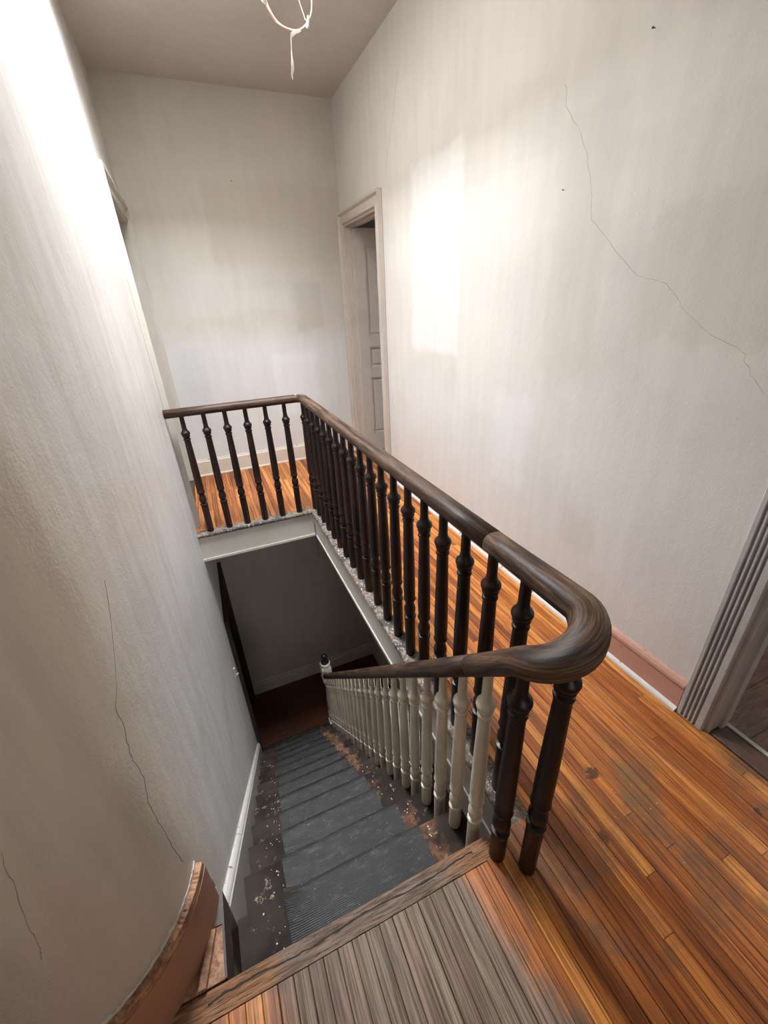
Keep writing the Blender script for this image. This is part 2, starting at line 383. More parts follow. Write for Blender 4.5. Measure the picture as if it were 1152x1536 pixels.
# ------------------------------------------------------------------ setting: walls
D1 = (2.985, 3.775, 2.155)       # far right doorway (y0, y1, head)
D2 = (2.785, 3.775, 2.155)       # upper left doorway
D3 = (-.92, -.036, 2.155)        # near right doorway
D4 = (2.83, 3.74, ZL+2.10)       # lower left doorway
w = MB(); x0, x1 = XR, XR+WT; W5 = (.9, 1.7, -2.3, -1.2)  # W5: opening cut for the added lower hall window
for (a, b, z0, z1) in ((YSOUTH, D3[0], ZL, H), (D3[0], D3[1], D3[2], H), (D3[0], D3[1], ZL, FB), (D3[1], W5[0], ZL, H), (W5[0], W5[1], ZL, W5[2]), (W5[0], W5[1], W5[3], H), (W5[1], D1[0], ZL, H), (D1[0], D1[1], D1[2], H), (D1[0], D1[1], ZL, -.022), (D1[1], YF+WT, ZL, H)):
    w.box(x0, x1, a, b, z0, z1)
wall_right = tag(w.build('wall_right', M['wall_right']), 'long right hall wall of patchy whitewashed plaster', 'wall', kind=ST)
w = MB(); w.box(XL-WT, XR+WT, YF, YF+WT, ZL, H)
wall_far = tag(w.build('wall_far', M['wall_far']), 'end wall with beige paint above bluish white', 'wall', kind=ST)
w = MB(); x0, x1 = XL-WT, XL
for (a, b, z0, z1) in ((.25, D2[0], 0, H), (-.3, .25, ZL, -.045), (.25, D2[0], ZL, 0), (D2[0], D2[1], D2[2], H), (D2[1], YF, 0, H), (D2[0], D4[0], ZL, 0), (D4[0], D4[1], D4[2], 0), (D4[1], YF, ZL, 0)):
    w.box(x0, x1, a, b, z0, z1)
CXA, CYA, RA = XL-.30, .25, .30
arc = [(CXA+math.cos(-math.pi/2*k/24), CYA+math.sin(-math.pi/2*k/24), k) for k in range(25)]
def arcpt(r, k): a = -math.pi/2*k/24; return (CXA+r*math.cos(a), CYA+r*math.sin(a))
v = []; f = []
for k in range(25):
    for r in (RA, RA-WT):
        px, py = arcpt(r, k); v += [(px, py, 0), (px, py, H)]
for k in range(24):
    b = 4*k; f += [(b, b+4, b+5, b+1), (b+2, b+3, b+7, b+6), (b+1, b+5, b+7, b+3), (b, b+2, b+6, b+4)]
w.add(v, f); w.box(XWEST, CXA, CYA-RA, CYA-RA+WT, 0, H)
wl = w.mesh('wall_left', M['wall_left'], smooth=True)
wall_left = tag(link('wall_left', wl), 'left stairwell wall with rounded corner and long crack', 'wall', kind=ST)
w = MB(); RW = (-.75, .15, .90, 2.30)  # RW: opening cut for the added rear window
for (a, b, c, d) in ((XWEST, RW[0], FB, H), (RW[1], XR, FB, H), (RW[0], RW[1], FB, RW[2]), (RW[0], RW[1], RW[3], H)): w.box(a, b, YSOUTH-WT, YSOUTH, c, d)
tag(w.build('wall_behind', M['plain']), 'plaster wall closing the hall behind the viewer', 'wall', kind=ST)
w = MB(); w.box(XWEST-WT, XWEST, YSOUTH, CYA-RA+WT, FB, H); tag(w.build('wall_side', M['plain']), 'side wall of the landing left of the viewer', 'wall', kind=ST)
# ceiling with skylight shaft
w = MB()
for (a, b, c, d) in ((XWEST, XR, YSOUTH, SKY0), (XWEST, XR, SKY1, YF), (XWEST, SKX0, SKY0, SKY1), (SKX1, XR, SKY0, SKY1)):
    w.box(a, b, c, d, H, H+.10)
zt = H+SKH
w.box(SKX0-.05, SKX0, SKY0-.05, SKY1+.05, H+.10, zt); w.box(SKX1, SKX1+.05, SKY0-.05, SKY1+.05, H+.10, zt)
w.box(SKX0, SKX1, SKY0-.05, SKY0, H+.10, zt); w.box(SKX0, SKX1, SKY1, SKY1+.05, H+.10, zt)
tag(w.build('ceiling', M['ceiling']), 'greyish beige painted plaster ceiling', 'ceiling', kind=ST)
win = empty('window_1', ((SKX0+SKX1)/2, (SKY0+SKY1)/2, zt)); tag(win, 'skylight set in the ceiling above the stairwell', 'skylight', kind=ST)
w = MB(); w.box(SKX0-.05, SKX1+.05, SKY0-.05, SKY0+.02, zt, zt+.05); w.box(SKX0-.05, SKX1+.05, SKY1-.02, SKY1+.05, zt, zt+.05)
w.box(SKX0-.05, SKX0+.02, SKY0+.02, SKY1-.02, zt, zt+.05); w.box(SKX1-.02, SKX1+.05, SKY0+.02, SKY1-.02, zt, zt+.05); xm = (SKX0+SKX1)/2
w.box(xm-.012, xm+.012, SKY0+.02, SKY1-.02, zt, zt+.05); w.build('window_frame', M['cream'], win)
for a, b in ((SKX0+.02, xm-.012), (xm+.012, SKX1-.02)):
    w = MB(); w.box(a, b, SKY0+.02, SKY1-.02, zt+.02, zt+.025); w.build('pane', M['glass'], win)

win2 = empty('added_window_2', (-.3, YSOUTH, .9)); tag(win2, 'added sash window behind the viewer for fill light', 'window', kind=ST)  # unseen window, added to let the rear fill in
w = MB(); a, b, c, d = RW; y0, y1 = YSOUTH-.08, YSOUTH-.03
w.box(a, a+.05, y0, y1, c, d); w.box(b-.05, b, y0, y1, c, d); w.box(a+.05, b-.05, y0, y1, c, c+.05); w.box(a+.05, b-.05, y0, y1, d-.05, d); w.box(a+.05, b-.05, y0, y1, (c+d)/2-.02, (c+d)/2+.02)
w.build('window_frame', M['cream'], win2)
for z0, z1 in ((c+.05, (c+d)/2-.02), ((c+d)/2+.02, d-.05)):
    w = MB(); w.box(a+.05, b-.05, y0+.02, y0+.025, z0, z1); w.build('pane', M['glass'], win2)
w = MB()
for (p, q, r_, t_) in ((a-.09, a, c-.09, d+.09), (b, b+.09, c-.09, d+.09), (a, b, d, d+.09), (a, b, c-.09, c)): w.box(p, q, YSOUTH, YSOUTH+.02, r_, t_)
w.build('casing', M['cream'], win2)

# side rooms seen through the doorways
def room(name, label, x0, x1, y0, y1, z0, z1, wallx, op=None):
    w = MB(); t = .05
    w.box(x0, x1, y0-t, y0, z0, z1); w.box(x0, x1, y1, y1+t, z0, z1); w.box(x0, x1, y0, y1, z1, z1+t)
    xx = x1 if wallx == 'hi' else x0-t
    if op:
        a, b, c, d = op
        for (p, q, r_, u) in ((y0-t, a, z0, z1+t), (b, y1+t, z0, z1+t), (a, b, z0, c), (a, b, d, z1+t)): w.box(xx, xx+t, p, q, r_, u)
    else: w.box(xx, xx+t, y0-t, y1+t, z0, z1+t)
    return tag(w.build(name, M['plain']), label, 'wall', kind=ST)
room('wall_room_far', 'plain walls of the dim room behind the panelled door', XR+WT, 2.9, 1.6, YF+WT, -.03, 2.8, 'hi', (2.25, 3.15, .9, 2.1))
w = MB(); w.box(XR+.0, 2.9, D1[0], D1[1], -.06, -.001); w.box(XR+WT, 2.9, 1.6, D1[0], -.06, -.001); w.box(XR+WT, 2.9, D1[1], YF+WT, -.06, -.001); tag(w.build('floor_room_far', M['side_boards']), 'floor of the dim room behind the panelled door', 'floor', kind=ST)
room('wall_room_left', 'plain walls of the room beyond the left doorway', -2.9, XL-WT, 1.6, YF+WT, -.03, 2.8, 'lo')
w = MB(); w.box(-2.9, XL, D2[0], D2[1], -.06, -.001); w.box(-2.9, XL-WT, 1.6, D2[0], -.06, -.001); w.box(-2.9, XL-WT, D2[1], YF+WT, -.06, -.001)
tag(w.build('floor_room_left', M['side_boards']), 'floor of the room beyond the left doorway', 'floor', kind=ST)
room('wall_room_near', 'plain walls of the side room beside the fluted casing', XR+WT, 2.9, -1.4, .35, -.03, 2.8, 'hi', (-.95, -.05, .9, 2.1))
def sash(name, label, x0, a, b, c, d):  # unseen windows added in front of the fill lamps
    e = empty(name, (x0, (a+b)/2, c)); tag(e, label, 'window', kind=ST); m = (c+d)/2; w = MB()
    w.box(x0, x0+.04, a, a+.05, c, d); w.box(x0, x0+.04, b-.05, b, c, d); w.box(x0, x0+.04, a+.05, b-.05, c, c+.05); w.box(x0, x0+.04, a+.05, b-.05, d-.05, d); w.box(x0, x0+.04, a+.05, b-.05, m-.02, m+.02); w.build('window_frame', M['cream'], e)
    for z0, z1 in ((c+.05, m-.02), (m+.02, d-.05)):
        w = MB(); w.box(x0+.015, x0+.02, a+.05, b-.05, z0, z1); w.build('pane', M['glass'], e)
sash('added_window_3', 'added unseen sash window brightening the side room beside the fluted casing', 2.905, -.95, -.05, .9, 2.1)
sash('added_window_4', 'added unseen sash window brightening the room behind the panelled door', 2.905, 2.25, 3.15, .9, 2.1)
sash('added_window_5', 'added unseen sash window brightening the lower hall', XR+.05, W5[0], W5[1], W5[2], W5[3])
# lower storey shell
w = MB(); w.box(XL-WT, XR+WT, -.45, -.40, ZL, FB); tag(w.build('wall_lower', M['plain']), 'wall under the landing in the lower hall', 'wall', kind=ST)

# ------------------------------------------------------------------ setting: well edge, nosing, fascia, skirtings
w = MB()
pr = [(-.012, -.026), (-.016, -.018), (-.016, -.008), (-.011, -.001), (.0655, 0.0), (.0655, -.026)]
w.prism(pr, lambda u, v, t: (u, t, v), -.03, YB+.0655)
tag(w.build('trim_1', M['curb'], smooth=False), 'peeling painted edge board under the long row of balusters', 'trim', kind=ST)
w = MB(); w.prism(pr, lambda u, v, t: (t, YB+u, v+.001), XL, -.012)
tag(w.build('trim_2', M['curb']), 'peeling painted edge board across the far end of stairwell', 'trim', kind=ST)
w = MB(); w.box(0, .012, 0.0, YB, FB-.012, -.026); w.box(-.006, 0, 0.0, YB, FB-.012, FB+.008)
tag(w.build('trim_3', M['fascia']), 'cream fascia board along the side of the stairwell', 'trim', kind=ST)
w = MB(); w.box(XL, 0, YB, YB+.012, FB-.012, -.026); w.box(XL, 0, YB-.006, YB, FB-.012, FB+.008); w.box(XL, 0, YB-.007, YB, -.040, -.026)
tag(w.build('trim_4', M['fascia']), 'cream fascia board across the far end of stairwell', 'trim', kind=ST)
# landing nosing strip
w = MB(); w.prism([(-.046, -.022), (.004, -.030), (.012, -.022), (.014, -.012), (.010, -.002), (.002, .0015), (-.046, .0005)], lambda u, v, t: (t, u, v), -1.035, -.098)
nos = tag(w.build('trim_5', M['nosing']), 'splintered wooden nosing strip along the top stair edge', 'trim', kind=ST)
w = MB(); P = []
for i in range(40):
    x = -.92+i*.0195; yy = -.013+.004*math.sin(i*.37)+random.uniform(-.002, .002); hw = random.uniform(.0006, .0026); P.append((x, yy, hw))
v = []; f = []
for x, yy, hw in P: v += [(x, yy-hw, .0022), (x, yy+hw, .0022), (x, yy-hw, -.004), (x, yy+hw, -.004)]
for i in range(39):
    b = 4*i; f += [(b, b+4, b+5, b+1), (b, b+2, b+6, b+4), (b+1, b+5, b+7, b+3)]
w.add(v, f); w.build('split', M['gap'], nos)
# raw wood corner between nosing, baseboard and string
tr = empty('trim_6', (-.93, .05, 0)); tag(tr, 'broken raw wood pieces in the corner by the first stair', 'trim', kind=ST)
w = MB(); w.prism([(-1.02, .0145), (-.8785, .0145), (-.8785, .127), (-.915, .127), (-.955, .075)], lambda u, v, t: (u, v, t), -.04, .002); w.build('filler_board', M['rawwood'], tr)
w = MB(); w.prism([(-.940, .012), (-.921, .012), (-.892, .120), (-.908, .122)], lambda u, v, t: (u, v, t), .002, .017); w.build('slat', M['rawwood'], tr)
w = MB(); w.box(-.8775, -.8715, .014, .205, -.10, .006); w.box(-.8975, -.8775, .128, .205, -.10, .005); w.build('string_end', M['plinth'], tr)

# curved baseboard on the left
def arc_path(off, y_start, n=26, end=90):
    pts = [(XL+off, y_start, 1, 0)]
    for k in range(n+1):
        a = -math.radians(end)*k/n; pts.append((CXA+(RA+off)*math.cos(a), CYA+(RA+off)*math.sin(a)))
    return pts
def arc_sweep(o0, o1, z0, z1, a0, a1, n=30, jag=0):
    """strip following the rounded corner between offsets o0..o1 from the plaster, arc degrees a0..a1 (negative = straight part)"""
    v = []; f = []
    for k in range(n+1):
        a = a0+(a1-a0)*k/n
        j = random.uniform(-jag, jag)
        for off in (o0, o1):
            if a <= 0: p = (XL+off, CYA-a/90*.30)
            else:
                th = -math.radians(a); p = (CXA+(RA+off)*math.cos(th), CYA+(RA+off)*math.sin(th))
            v += [(p[0], p[1], z0), (p[0], p[1], z1+j)]
    for k in range(n):
        b = 4*k; f += [(b, b+4, b+5, b+1), (b+2, b+3, b+7, b+6), (b+1, b+5, b+7, b+3), (b, b+2, b+6, b+4)]
    f += [(0, 1, 3, 2), (4*n, 4*n+2, 4*n+3, 4*n+1)]
    return v, f
bl = empty('baseboard_left', (-.95, .05, 0)); tag(bl, 'curved pinkish brown baseboard with broken wooden top', 'baseboard', kind=ST)
A0 = 10
w = MB(); w.add(*arc_sweep(.001, .022, 0, .178, A0, 90)); w.box(XWEST, CXA, CYA-RA-.022, CYA-RA-.001, 0, .178); w.build('board', M['base_brown'], bl)
w = MB(); w.add(*arc_sweep(.004, .020, .178, .204, A0, 90, 90, .0022)); w.box(XWEST, CXA, CYA-RA-.020, CYA-RA-.004, .178, .2); w.build('broken_top', M['rawwood'], bl)
w = MB(); w.add(*arc_sweep(.0005, .004, .15, .212, A0, 90, 60, .004)); w.build('plaster_edge', M['plaster_edge'], bl)
hole = MB()
for a, oz in ((28, .010), (40, .013), (52, .009)):
    th = -math.radians(a); hole.lathe([(.003, 0), (.003, .0015)], (CXA+(RA+oz)*math.cos(th), CYA+(RA+oz)*math.sin(th), .2065), 8)
hole.build('nail_hole', M['crack'], bl)

def base_right(y0, y1, name, label, mats):
    b = empty(name, (XR, (y0+y1)/2, 0)); tag(b, label, 'baseboard', kind=ST)
    w = MB(); w.prism([(0, 0), (-.018, 0), (-.018, .118), (-.022, .122), (-.020, .134), (-.012, .146), (-.006, .152), (0, .152)], lambda u, v, t: (XR+u, t, v), y0, y1); w.build('board', mats[0], b)
    w = MB(); w.prism([(-.0182, 0), (-.034, 0), (-.033, .010), (-.028, .016), (-.0182, .019)], lambda u, v, t: (XR+u, t, v), y0, y1); w.build('shoe_moulding', mats[1], b)
base_right(.062, D1[0]-.098, 'baseboard_right', 'pink painted baseboard with chipped white shoe moulding along right wall', (M['base_pink'], M['white_worn']))
bf = empty('baseboard_far', (0, YF, 0)); tag(bf, 'scuffed cream baseboard at the foot of the end wall', 'baseboard', kind=ST)
w = MB(); w.prism([(0, 0), (-.02, 0), (-.02, .145), (-.014, .155), (-.010, .168), (0, .168)], lambda u, v, t: (t, YF+u, v), XL+.03, XR-.03); w.build('board', M['base_far'], bf)
w = MB(); w.prism([(-.0202, 0), (-.034, 0), (-.033, .010), (-.0202, .016)], lambda u, v, t: (t, YF+u, v), XL+.03, XR-.03); w.build('shoe_moulding', M['base_far'], bf)
bl2 = empty('baseboard_lower', (0, YF, ZL)); tag(bl2, 'tall stepped baseboard on the wall of the lower hall', 'baseboard', kind=ST)
w = MB(); w.prism([(0, 0), (-.022, 0), (-.022, .15), (-.014, .16), (-.014, .19), (-.006, .20), (0, .20)], lambda u, v, t: (t, YF+u, ZL+v), XL+.002, XR-.002); w.build('board', M['fascia'], bl2)

# ------------------------------------------------------------------ doors
def casing_prof(w_, th=.024):
    # u from the opening edge outwards, v proud of the wall
    return [(0, 0), (0, th*.75), (.006, th), (.014, th*.8), (.018, th*.72), (w_-.030, th*.72), (w_-.026, th*1.05), (w_-.016, th*1.55), (w_, th*1.55), (w_, 0)]
def fluted_prof(w_, th=.022):
    p = [(0, 0), (0, th*.8), (.004, th), (.022, th)]
    n = 4; s = (w_-.034)/n; u = .022
    for i in range(n):
        p += [(u+s*.12, th), (u+s*.28, th*.45), (u+s*.62, th*.45), (u+s*.78, th)]; u += s
    return p+[(w_-.004, th), (w_, th*.8), (w_, 0)]
def doorcase(name, label, side, wx, D, z0, cw, prof, mat, far_cw=None):
    """side +1: wall face looks to -x (right wall); -1: wall face looks to +x (left wall)"""
    y0, y1, zt = D; far_cw = cw if far_cw is None else far_cw
    e = empty(name, (wx, (y0+y1)/2, z0)); tag(e, label, 'door', kind=ST)
    s = -side
    pn, pf = prof(cw), prof(far_cw)
    w = MB(); w.prism(pn, lambda u, v, t: (wx+s*v, y0-u, t), z0, zt+.0); w.build('casing', mat, e)
    w = MB(); w.prism(pf, lambda u, v, t: (wx+s*v, y1+u, t), z0, zt+.0); w.build('casing', mat, e)
    w = MB()
    # mitred head
    n = len(pn); va = [(wx+s*v, y0-u, zt+u) for u, v in pn]; vb = [(wx+s*v, y1+min(u, far_cw), zt+u) for u, v in pn]
    w.add(va+vb, [(i, (i+1) % n, n+(i+1) % n, n+i) for i in range(n)]+[tuple(range(n))[::-1], tuple(range(n, 2*n))])
    # corner pieces of the verticals up to the mitre
    for pp, yy, sg in ((pn, y0, -1), (pf, y1, 1)):
        m = len(pp); v1 = [(wx+s*v, yy+sg*u, zt) for u, v in pp]; v2 = [(wx+s*v, yy+sg*u, zt+u+.0001) for u, v in pp]
        w.add(v1+v2, [(i, (i+1) % m, m+(i+1) % m, m+i) for i in range(m)]+[tuple(range(m))[::-1], tuple(range(m, 2*m))])
    w.build('head_casing', mat, e)
    w = MB(); a, b = sorted((wx, wx+s*.0012)); w.box(a, b, y0-cw-.0035, y0-cw, z0+.15, zt+cw); w.box(a, b, y0-cw, y1+far_cw, zt+cw, zt+cw+.002); w.build('joint_gap', M['crack'], e)
    a, b = sorted((wx+s*.004, wx-s*(WT+.004)))
    w = MB(); w.box(a, b, y0, y0+.018, z0, zt-.018); w.box(a, b, y1-.018, y1, z0, zt-.018); w.box(a, b, y0, y1, zt-.018, zt)
    c, d = sorted((wx-s*.045, wx-s*.075))
    w.box(c, d, y0+.018, y0+.030, z0, zt-.018); w.box(c, d, y1-.030, y1-.018, z0, zt-.018); w.box(c, d, y0+.03, y1-.03, zt-.030, zt-.018)
    w.build('jamb', mat, e)
    return e
d1 = doorcase('door_1', 'cream panelled door standing open in the far right doorway', 1, XR, D1, 0, .096, casing_prof, M['cream_door'], far_cw=.098)
d2 = doorcase('door_2', 'white cased doorway at the far end of left wall', -1, XL, D2, 0, .108, casing_prof, M['cream'], far_cw=.098)
d3 = doorcase('door_3', 'doorway with grey fluted casing at the right edge', 1, XR, D3, 0, .096, fluted_prof, M['grey_casing'])
d4 = doorcase('door_4', 'dark brown framed door in the lower hall', -1, XL, D4, ZL, .09, casing_prof, M['lower_frame'])
# hinged leaf of door 1, swung 90 degrees into the room
def leaf(parent, x0, wd_, yface, th, z0, z1, mat):
    # panels recessed on the face towards the viewer (-y)
    w = MB(); rec = .015
    st, rails = .105, [(z0, z0+.20), (z0+.80, z0+.90), (z0+1.10, z0+1.20), (z1-.13, z1)]
    w.box(x0, x0+st, yface, yface+th, z0, z1); w.box(x0+wd_-st, x0+wd_, yface, yface+th, z0, z1); xm = x0+wd_/2
    for a, b in rails: w.box(x0+st, x0+wd_-st, yface, yface+th, a, b)
    for i in range(3):
        a, b = rails[i][1], rails[i+1][0]
        if i != 1: w.box(xm-.05, xm+.05, yface, yface+th, a, b)
    lf = w.build('door_leaf', mat, parent)
    for i in range(3):
        a, b = rails[i][1], rails[i+1][0]
        for (p, q) in (((x0+st, xm-.05), (xm+.05, x0+wd_-st)) if i != 1 else ((x0+st, x0+wd_-st),)):
            g = MB(); g.box(p, q, yface+rec, yface+th-rec, a, b)
            # raised bead round the recess and a fielded centre
            for (aa, bb, cc, dd) in ((p, p+.012, a, b), (q-.012, q, a, b), (p, q, a, a+.012), (p, q, b-.012, b)):
                g.box(aa, bb, yface+.004, yface+rec, cc, dd)
            g.box(p+.034, q-.034, yface+rec-.009, yface+rec, a+.034, b-.034)
            g.build('panel', mat, parent)
    return lf
leaf(d1, XR+.058, .72, D1[1]-.020-.038, .036, .008, 2.125, M['cream_door'])
for hz in (.35, 1.80):
    w = MB(); w.lathe([(.006, 0), (.006, .10)], (XR+.052, D1[1]-.064, hz), 10); w.box(XR+.052, XR+.085, D1[1]-.0605, D1[1]-.0580, hz, hz+.10); w.build('hinge', M['cream_door'], d1)
# closed leaf of the lower door
w = MB(); xa = XL-.05; w.box(xa-.036, xa-.010, D4[0]+.02, D4[1]-.02, ZL+.01, D4[2]-.02)
for (a, b, c, d) in ((D4[0]+.02, D4[0]+.13, ZL+.01, D4[2]-.02), (D4[1]-.13, D4[1]-.02, ZL+.01, D4[2]-.02), (D4[0]+.13, D4[1]-.13, ZL+.01, ZL+.22), (D4[0]+.13, D4[1]-.13, ZL+.85, ZL+1.0), (D4[0]+.13, D4[1]-.13, D4[2]-.15, D4[2]-.02)):
    w.box(xa-.010, xa, a, b, c, d)
w.build('door_leaf', M['lower_frame'], d4)
w = MB(); w.lathe([(.012, 0), (.018, .012), (.026, .030), (.022, .045), (.008, .052)], (0, 0, 0), 14)
w.v = [(xa+z, D4[0]+.08+x, ZL+.95+y) for x, y, z in w.v]; w.build('knob', M['metal_dark'], d4)
w = MB(); w.prism([(0, 0), (.004, .010), (.010, .012), (WT-.010, .012), (WT-.004, .010), (WT, 0)], lambda u, v, t: (XL-WT+u, t, v), D2[0]+.019, D2[1]-.019); w.build('threshold', M['threshold'], d2)
# threshold of the near side room
w = MB(); w.prism([(0, -.03), (0, .004), (.006, .010), (.078, .012), (.092, .004), (.092, -.03)], lambda u, v, t: (XR-.002+u, t, v), D3[0]+.02, D3[1]-.02); w.build('threshold', M['threshold'], d3)
w = MB(); w.box(XR+.076, XR+.092, D3[0]+.02, D3[1]-.02, .0115, .016); w.build('threshold_strip', M['grey_casing'], d3)

# ------------------------------------------------------------------ staircase
stair = empty('staircase', (-.48, 1.4, ZL)); tag(stair, 'steep straight wooden staircase descending to the dark lower hall', 'staircase')
def tread_mesh(x1):
    w = MB(); w.prism([(-G-.012, -.028), (-.004, -.028), (.010, -.022), (.014, -.014), (.010, -.004), (0, 0), (-G-.012, 0)], lambda u, v, t: (t, u, v), XS, x1)
    return w.mesh('tread', M['tread'], bevel=0)
TX1 = -.048
tm = tread_mesh(TX1)
rm_ = MB(); rm_.box(XS, TX1-.01, -.028, -.012, 0, R-.028); rme = rm_.mesh('riser', M['riser'])
for k in range(1, NR):
    o = link('tread', tm, stair); o.location = (0, k*G+O, -k*R)
for k in range(0, NR):
    o = link('riser', rme, stair); o.location = (0, k*G+O, -(k+1)*R)
def sloped(x0, x1, up_, dn, y0, y1):
    """sloped board between two offsets from the nosing line"""
    z = lambda y: -R/G*(y-O)
    v = []
    for x in (x0, x1):
        v += [(x, y0, z(y0)+dn), (x, y1, z(y1)+dn), (x, y1, z(y1)+up_), (x, y0, z(y0)+up_)]
    return v, [(0, 1, 2, 3), (4, 7, 6, 5), (0, 4, 5, 1), (1, 5, 6, 2), (2, 6, 7, 3), (3, 7, 4, 0)]
w = MB(); w.add(*sloped(XL, XS, .115, -.30, .205, 2.80)); w.build('wall_string', M['string_grey'], stair)
w = MB(); z_ = lambda y: -R/G*(y-O)
pr = [(0, 0), (.0195, .000), (.0205, .010), (.017, .020), (.010, .030), (0, .034)]
n = len(pr); va = [(XL+u, .205, z_(.205)+.115+v) for u, v in pr]; vb = [(XL+u, 2.80, z_(2.80)+.115+v) for u, v in pr]
w.add(va+vb, [(i, (i+1) % n, n+(i+1) % n, n+i) for i in range(n)]+[tuple(range(n))[::-1], tuple(range(n, 2*n))]); w.build('string_moulding', M['white_worn'], stair)
w = MB(); w.add(*sloped(TX1-.012, TX1+.018, -.235, -.46, .02, 2.86)); w.build('outer_string', M['string_grey'], stair)

# rubber stair mats
ORD = ['topmost', 'second', 'third', 'fourth', 'fifth', 'sixth', 'seventh', 'eighth', 'ninth', 'tenth', 'eleventh', 'twelfth', 'thirteenth']
for k in range(1, NR):
    xa, xb_ = -.722+random.uniform(-.004, .004), (-.222 if k < 3 else -.240)+random.uniform(-.006, .006)
    y0 = (k-1)*G+O+.004; y1 = k*G+O; z = -k*R; th = .0045
    nx = 10
    v = []; f = []
    line = [(y0, z), (y0+.05, z), (y0+.10, z), (y0+.15, z), (y1-.012, z), (y1+.002, z-.0005), (y1+.012, z-.005), (y1+.0165, z-.014), (y1+.0150, z-.024), (y1+.0150, z-.045)]
    nrm = [(0, 1)]*5+[(.25, 1), (.7, .7), (1, 0), (1, 0), (1, 0)]
    for j, ((yy, zz), (ny, nz)) in enumerate(zip(line, nrm)):
        for i in range(nx+1):
            x = xa+(xb_-xa)*i/nx
            lift = .001+.0012*math.sin(i*1.7+k)*math.sin(j*.9+k*2)**2
            if k == 1 and i <= 1 and j >= 3: lift += (.030 if i == 0 else .006)*(1 if j == 4 else .45)
            if i == nx and j in (2, 3) and k % 3 == 1: lift += .005
            for e in (max(lift, .0006), max(lift, .0006)+th):
                v.append((x, yy+ny*e, zz+nz*e))
    W2 = 2*(nx+1); m = len(line)
    for j in range(m-1):
        for i in range(nx):
            a = j*W2+2*i
            f += [(a+1, a+3, a+W2+3, a+W2+1), (a, a+W2, a+W2+2, a+2)]
        a = j*W2; f.append((a, a+1, a+W2+1, a+W2)); a = j*W2+2*nx; f.append((a, a+W2, a+W2+1, a+1))
    for i in range(nx):
        a = 2*i; f.append((a, a+2, a+3, a+1)); a = (m-1)*W2+2*i; f.append((a, a+1, a+3, a+2))
    w = MB(); w.add(v, f); o = w.build('stair_mat', M['rubber'], smooth=True)
    extra = ' with a curled left corner' if k == 1 else ''
    lab = 'dusty black rubber mat on the %s stair tread%s' % (ORD[k-1], extra) if k < 13 else 'dusty black rubber mat on the bottom stair tread'
    tag(o, lab, 'stair mat', 'rubber mats on the stairs')

# ------------------------------------------------------------------ banister
ban = empty('banister', (0, 1.3, 0)); tag(ban, 'dark wooden handrail on turned balusters around the open stairwell', 'banister')
def bal_prof(zb, z0, z1):
    r2 = zb-.545
    p = [(.0245, z0), (.0258, z0+.004), (.0258, r2-.010), (.0220, r2-.0075), (.0220, r2-.004), (.0285, r2-.001), (.0298, r2+.004), (.0285, r2+.009), (.0185, r2+.012), (.0200, r2+.018), (.0262, r2+.030), (.0285, r2+.044), (.0268, r2+.060), (.0205, r2+.076), (.0185, r2+.082),
         (.0225, r2+.085), (.0225, r2+.090), (.0195, r2+.093), (.0275, r2+.098), (.0298, r2+.104), (.0280, r2+.111), (.0262, r2+.116), (.0278, r2+.16), (.0268, r2+.26), (.0225, zb-.075), (.0218, zb-.052), (.0250, zb-.049), (.0262, zb-.044), (.0250, zb-.039), (.0200, zb-.036), (.0200, zb-.032),
         (.0262, zb-.026), (.0275, zb-.020), (.0255, zb-.015), (.0302, zb-.010), (.0325, zb-.002), (.0305, zb+.007), (.0245, zb+.013), (.0195, zb+.020), (.0168, zb+.034), (.0158, z1)]
    return p
def bal_mesh(zb, z0, z1, mat, seg=18, k=.93):
    w = MB(); w.lathe([(r*k, z) for r, z in bal_prof(zb, z0, z1)], (0, 0, 0), seg); return w.mesh('baluster', mat, smooth=True)
bd = bal_mesh(.767, 0, RT+.012, M['baluster_dark'])
SP, SC = .13668, .13806
spots = [(XB-SC*i, YB+XB) for i in range(1, 7)] + [(XB, YB+XB-SP*i) for i in range(19)]
for x, y in spots:
    o = link('baluster', bd, ban); o.location = (x, y, -.0005); o.rotation_euler = (0, 0, random.uniform(0, 6))
# two dark balusters under the turn of the rail
for (x, y, top, neck) in ((-.0335, -.107, .828, .052), (-.094, -.045, .790, .112)):
    m = bal_mesh(top-neck, 0, top+.012, M['baluster_dark']); o = link('baluster', m, ban); o.location = (x, y, 0)
# cream stair balusters, two to a tread
under = lambda y: .695-1.0373*(y-.023)
me_a = bal_mesh(0, -.776, .125, M['baluster_cream'], k=.83)   # back of tread (long foot)
me_b = bal_mesh(0, -.662, .125, M['baluster_cream'], k=.83)   # front of tread (short foot)
for j in range(24):
    y = .0641+j*G/2; zb = .547-j*R/2; k = j//2+1
    o = link('baluster', me_a if j % 2 == 0 else me_b, ban); o.location = (stair_x(y), y, zb); o.rotation_euler = (0, 0, random.uniform(0, 6))
    o['label'] = 'cream painted turned stair baluster'

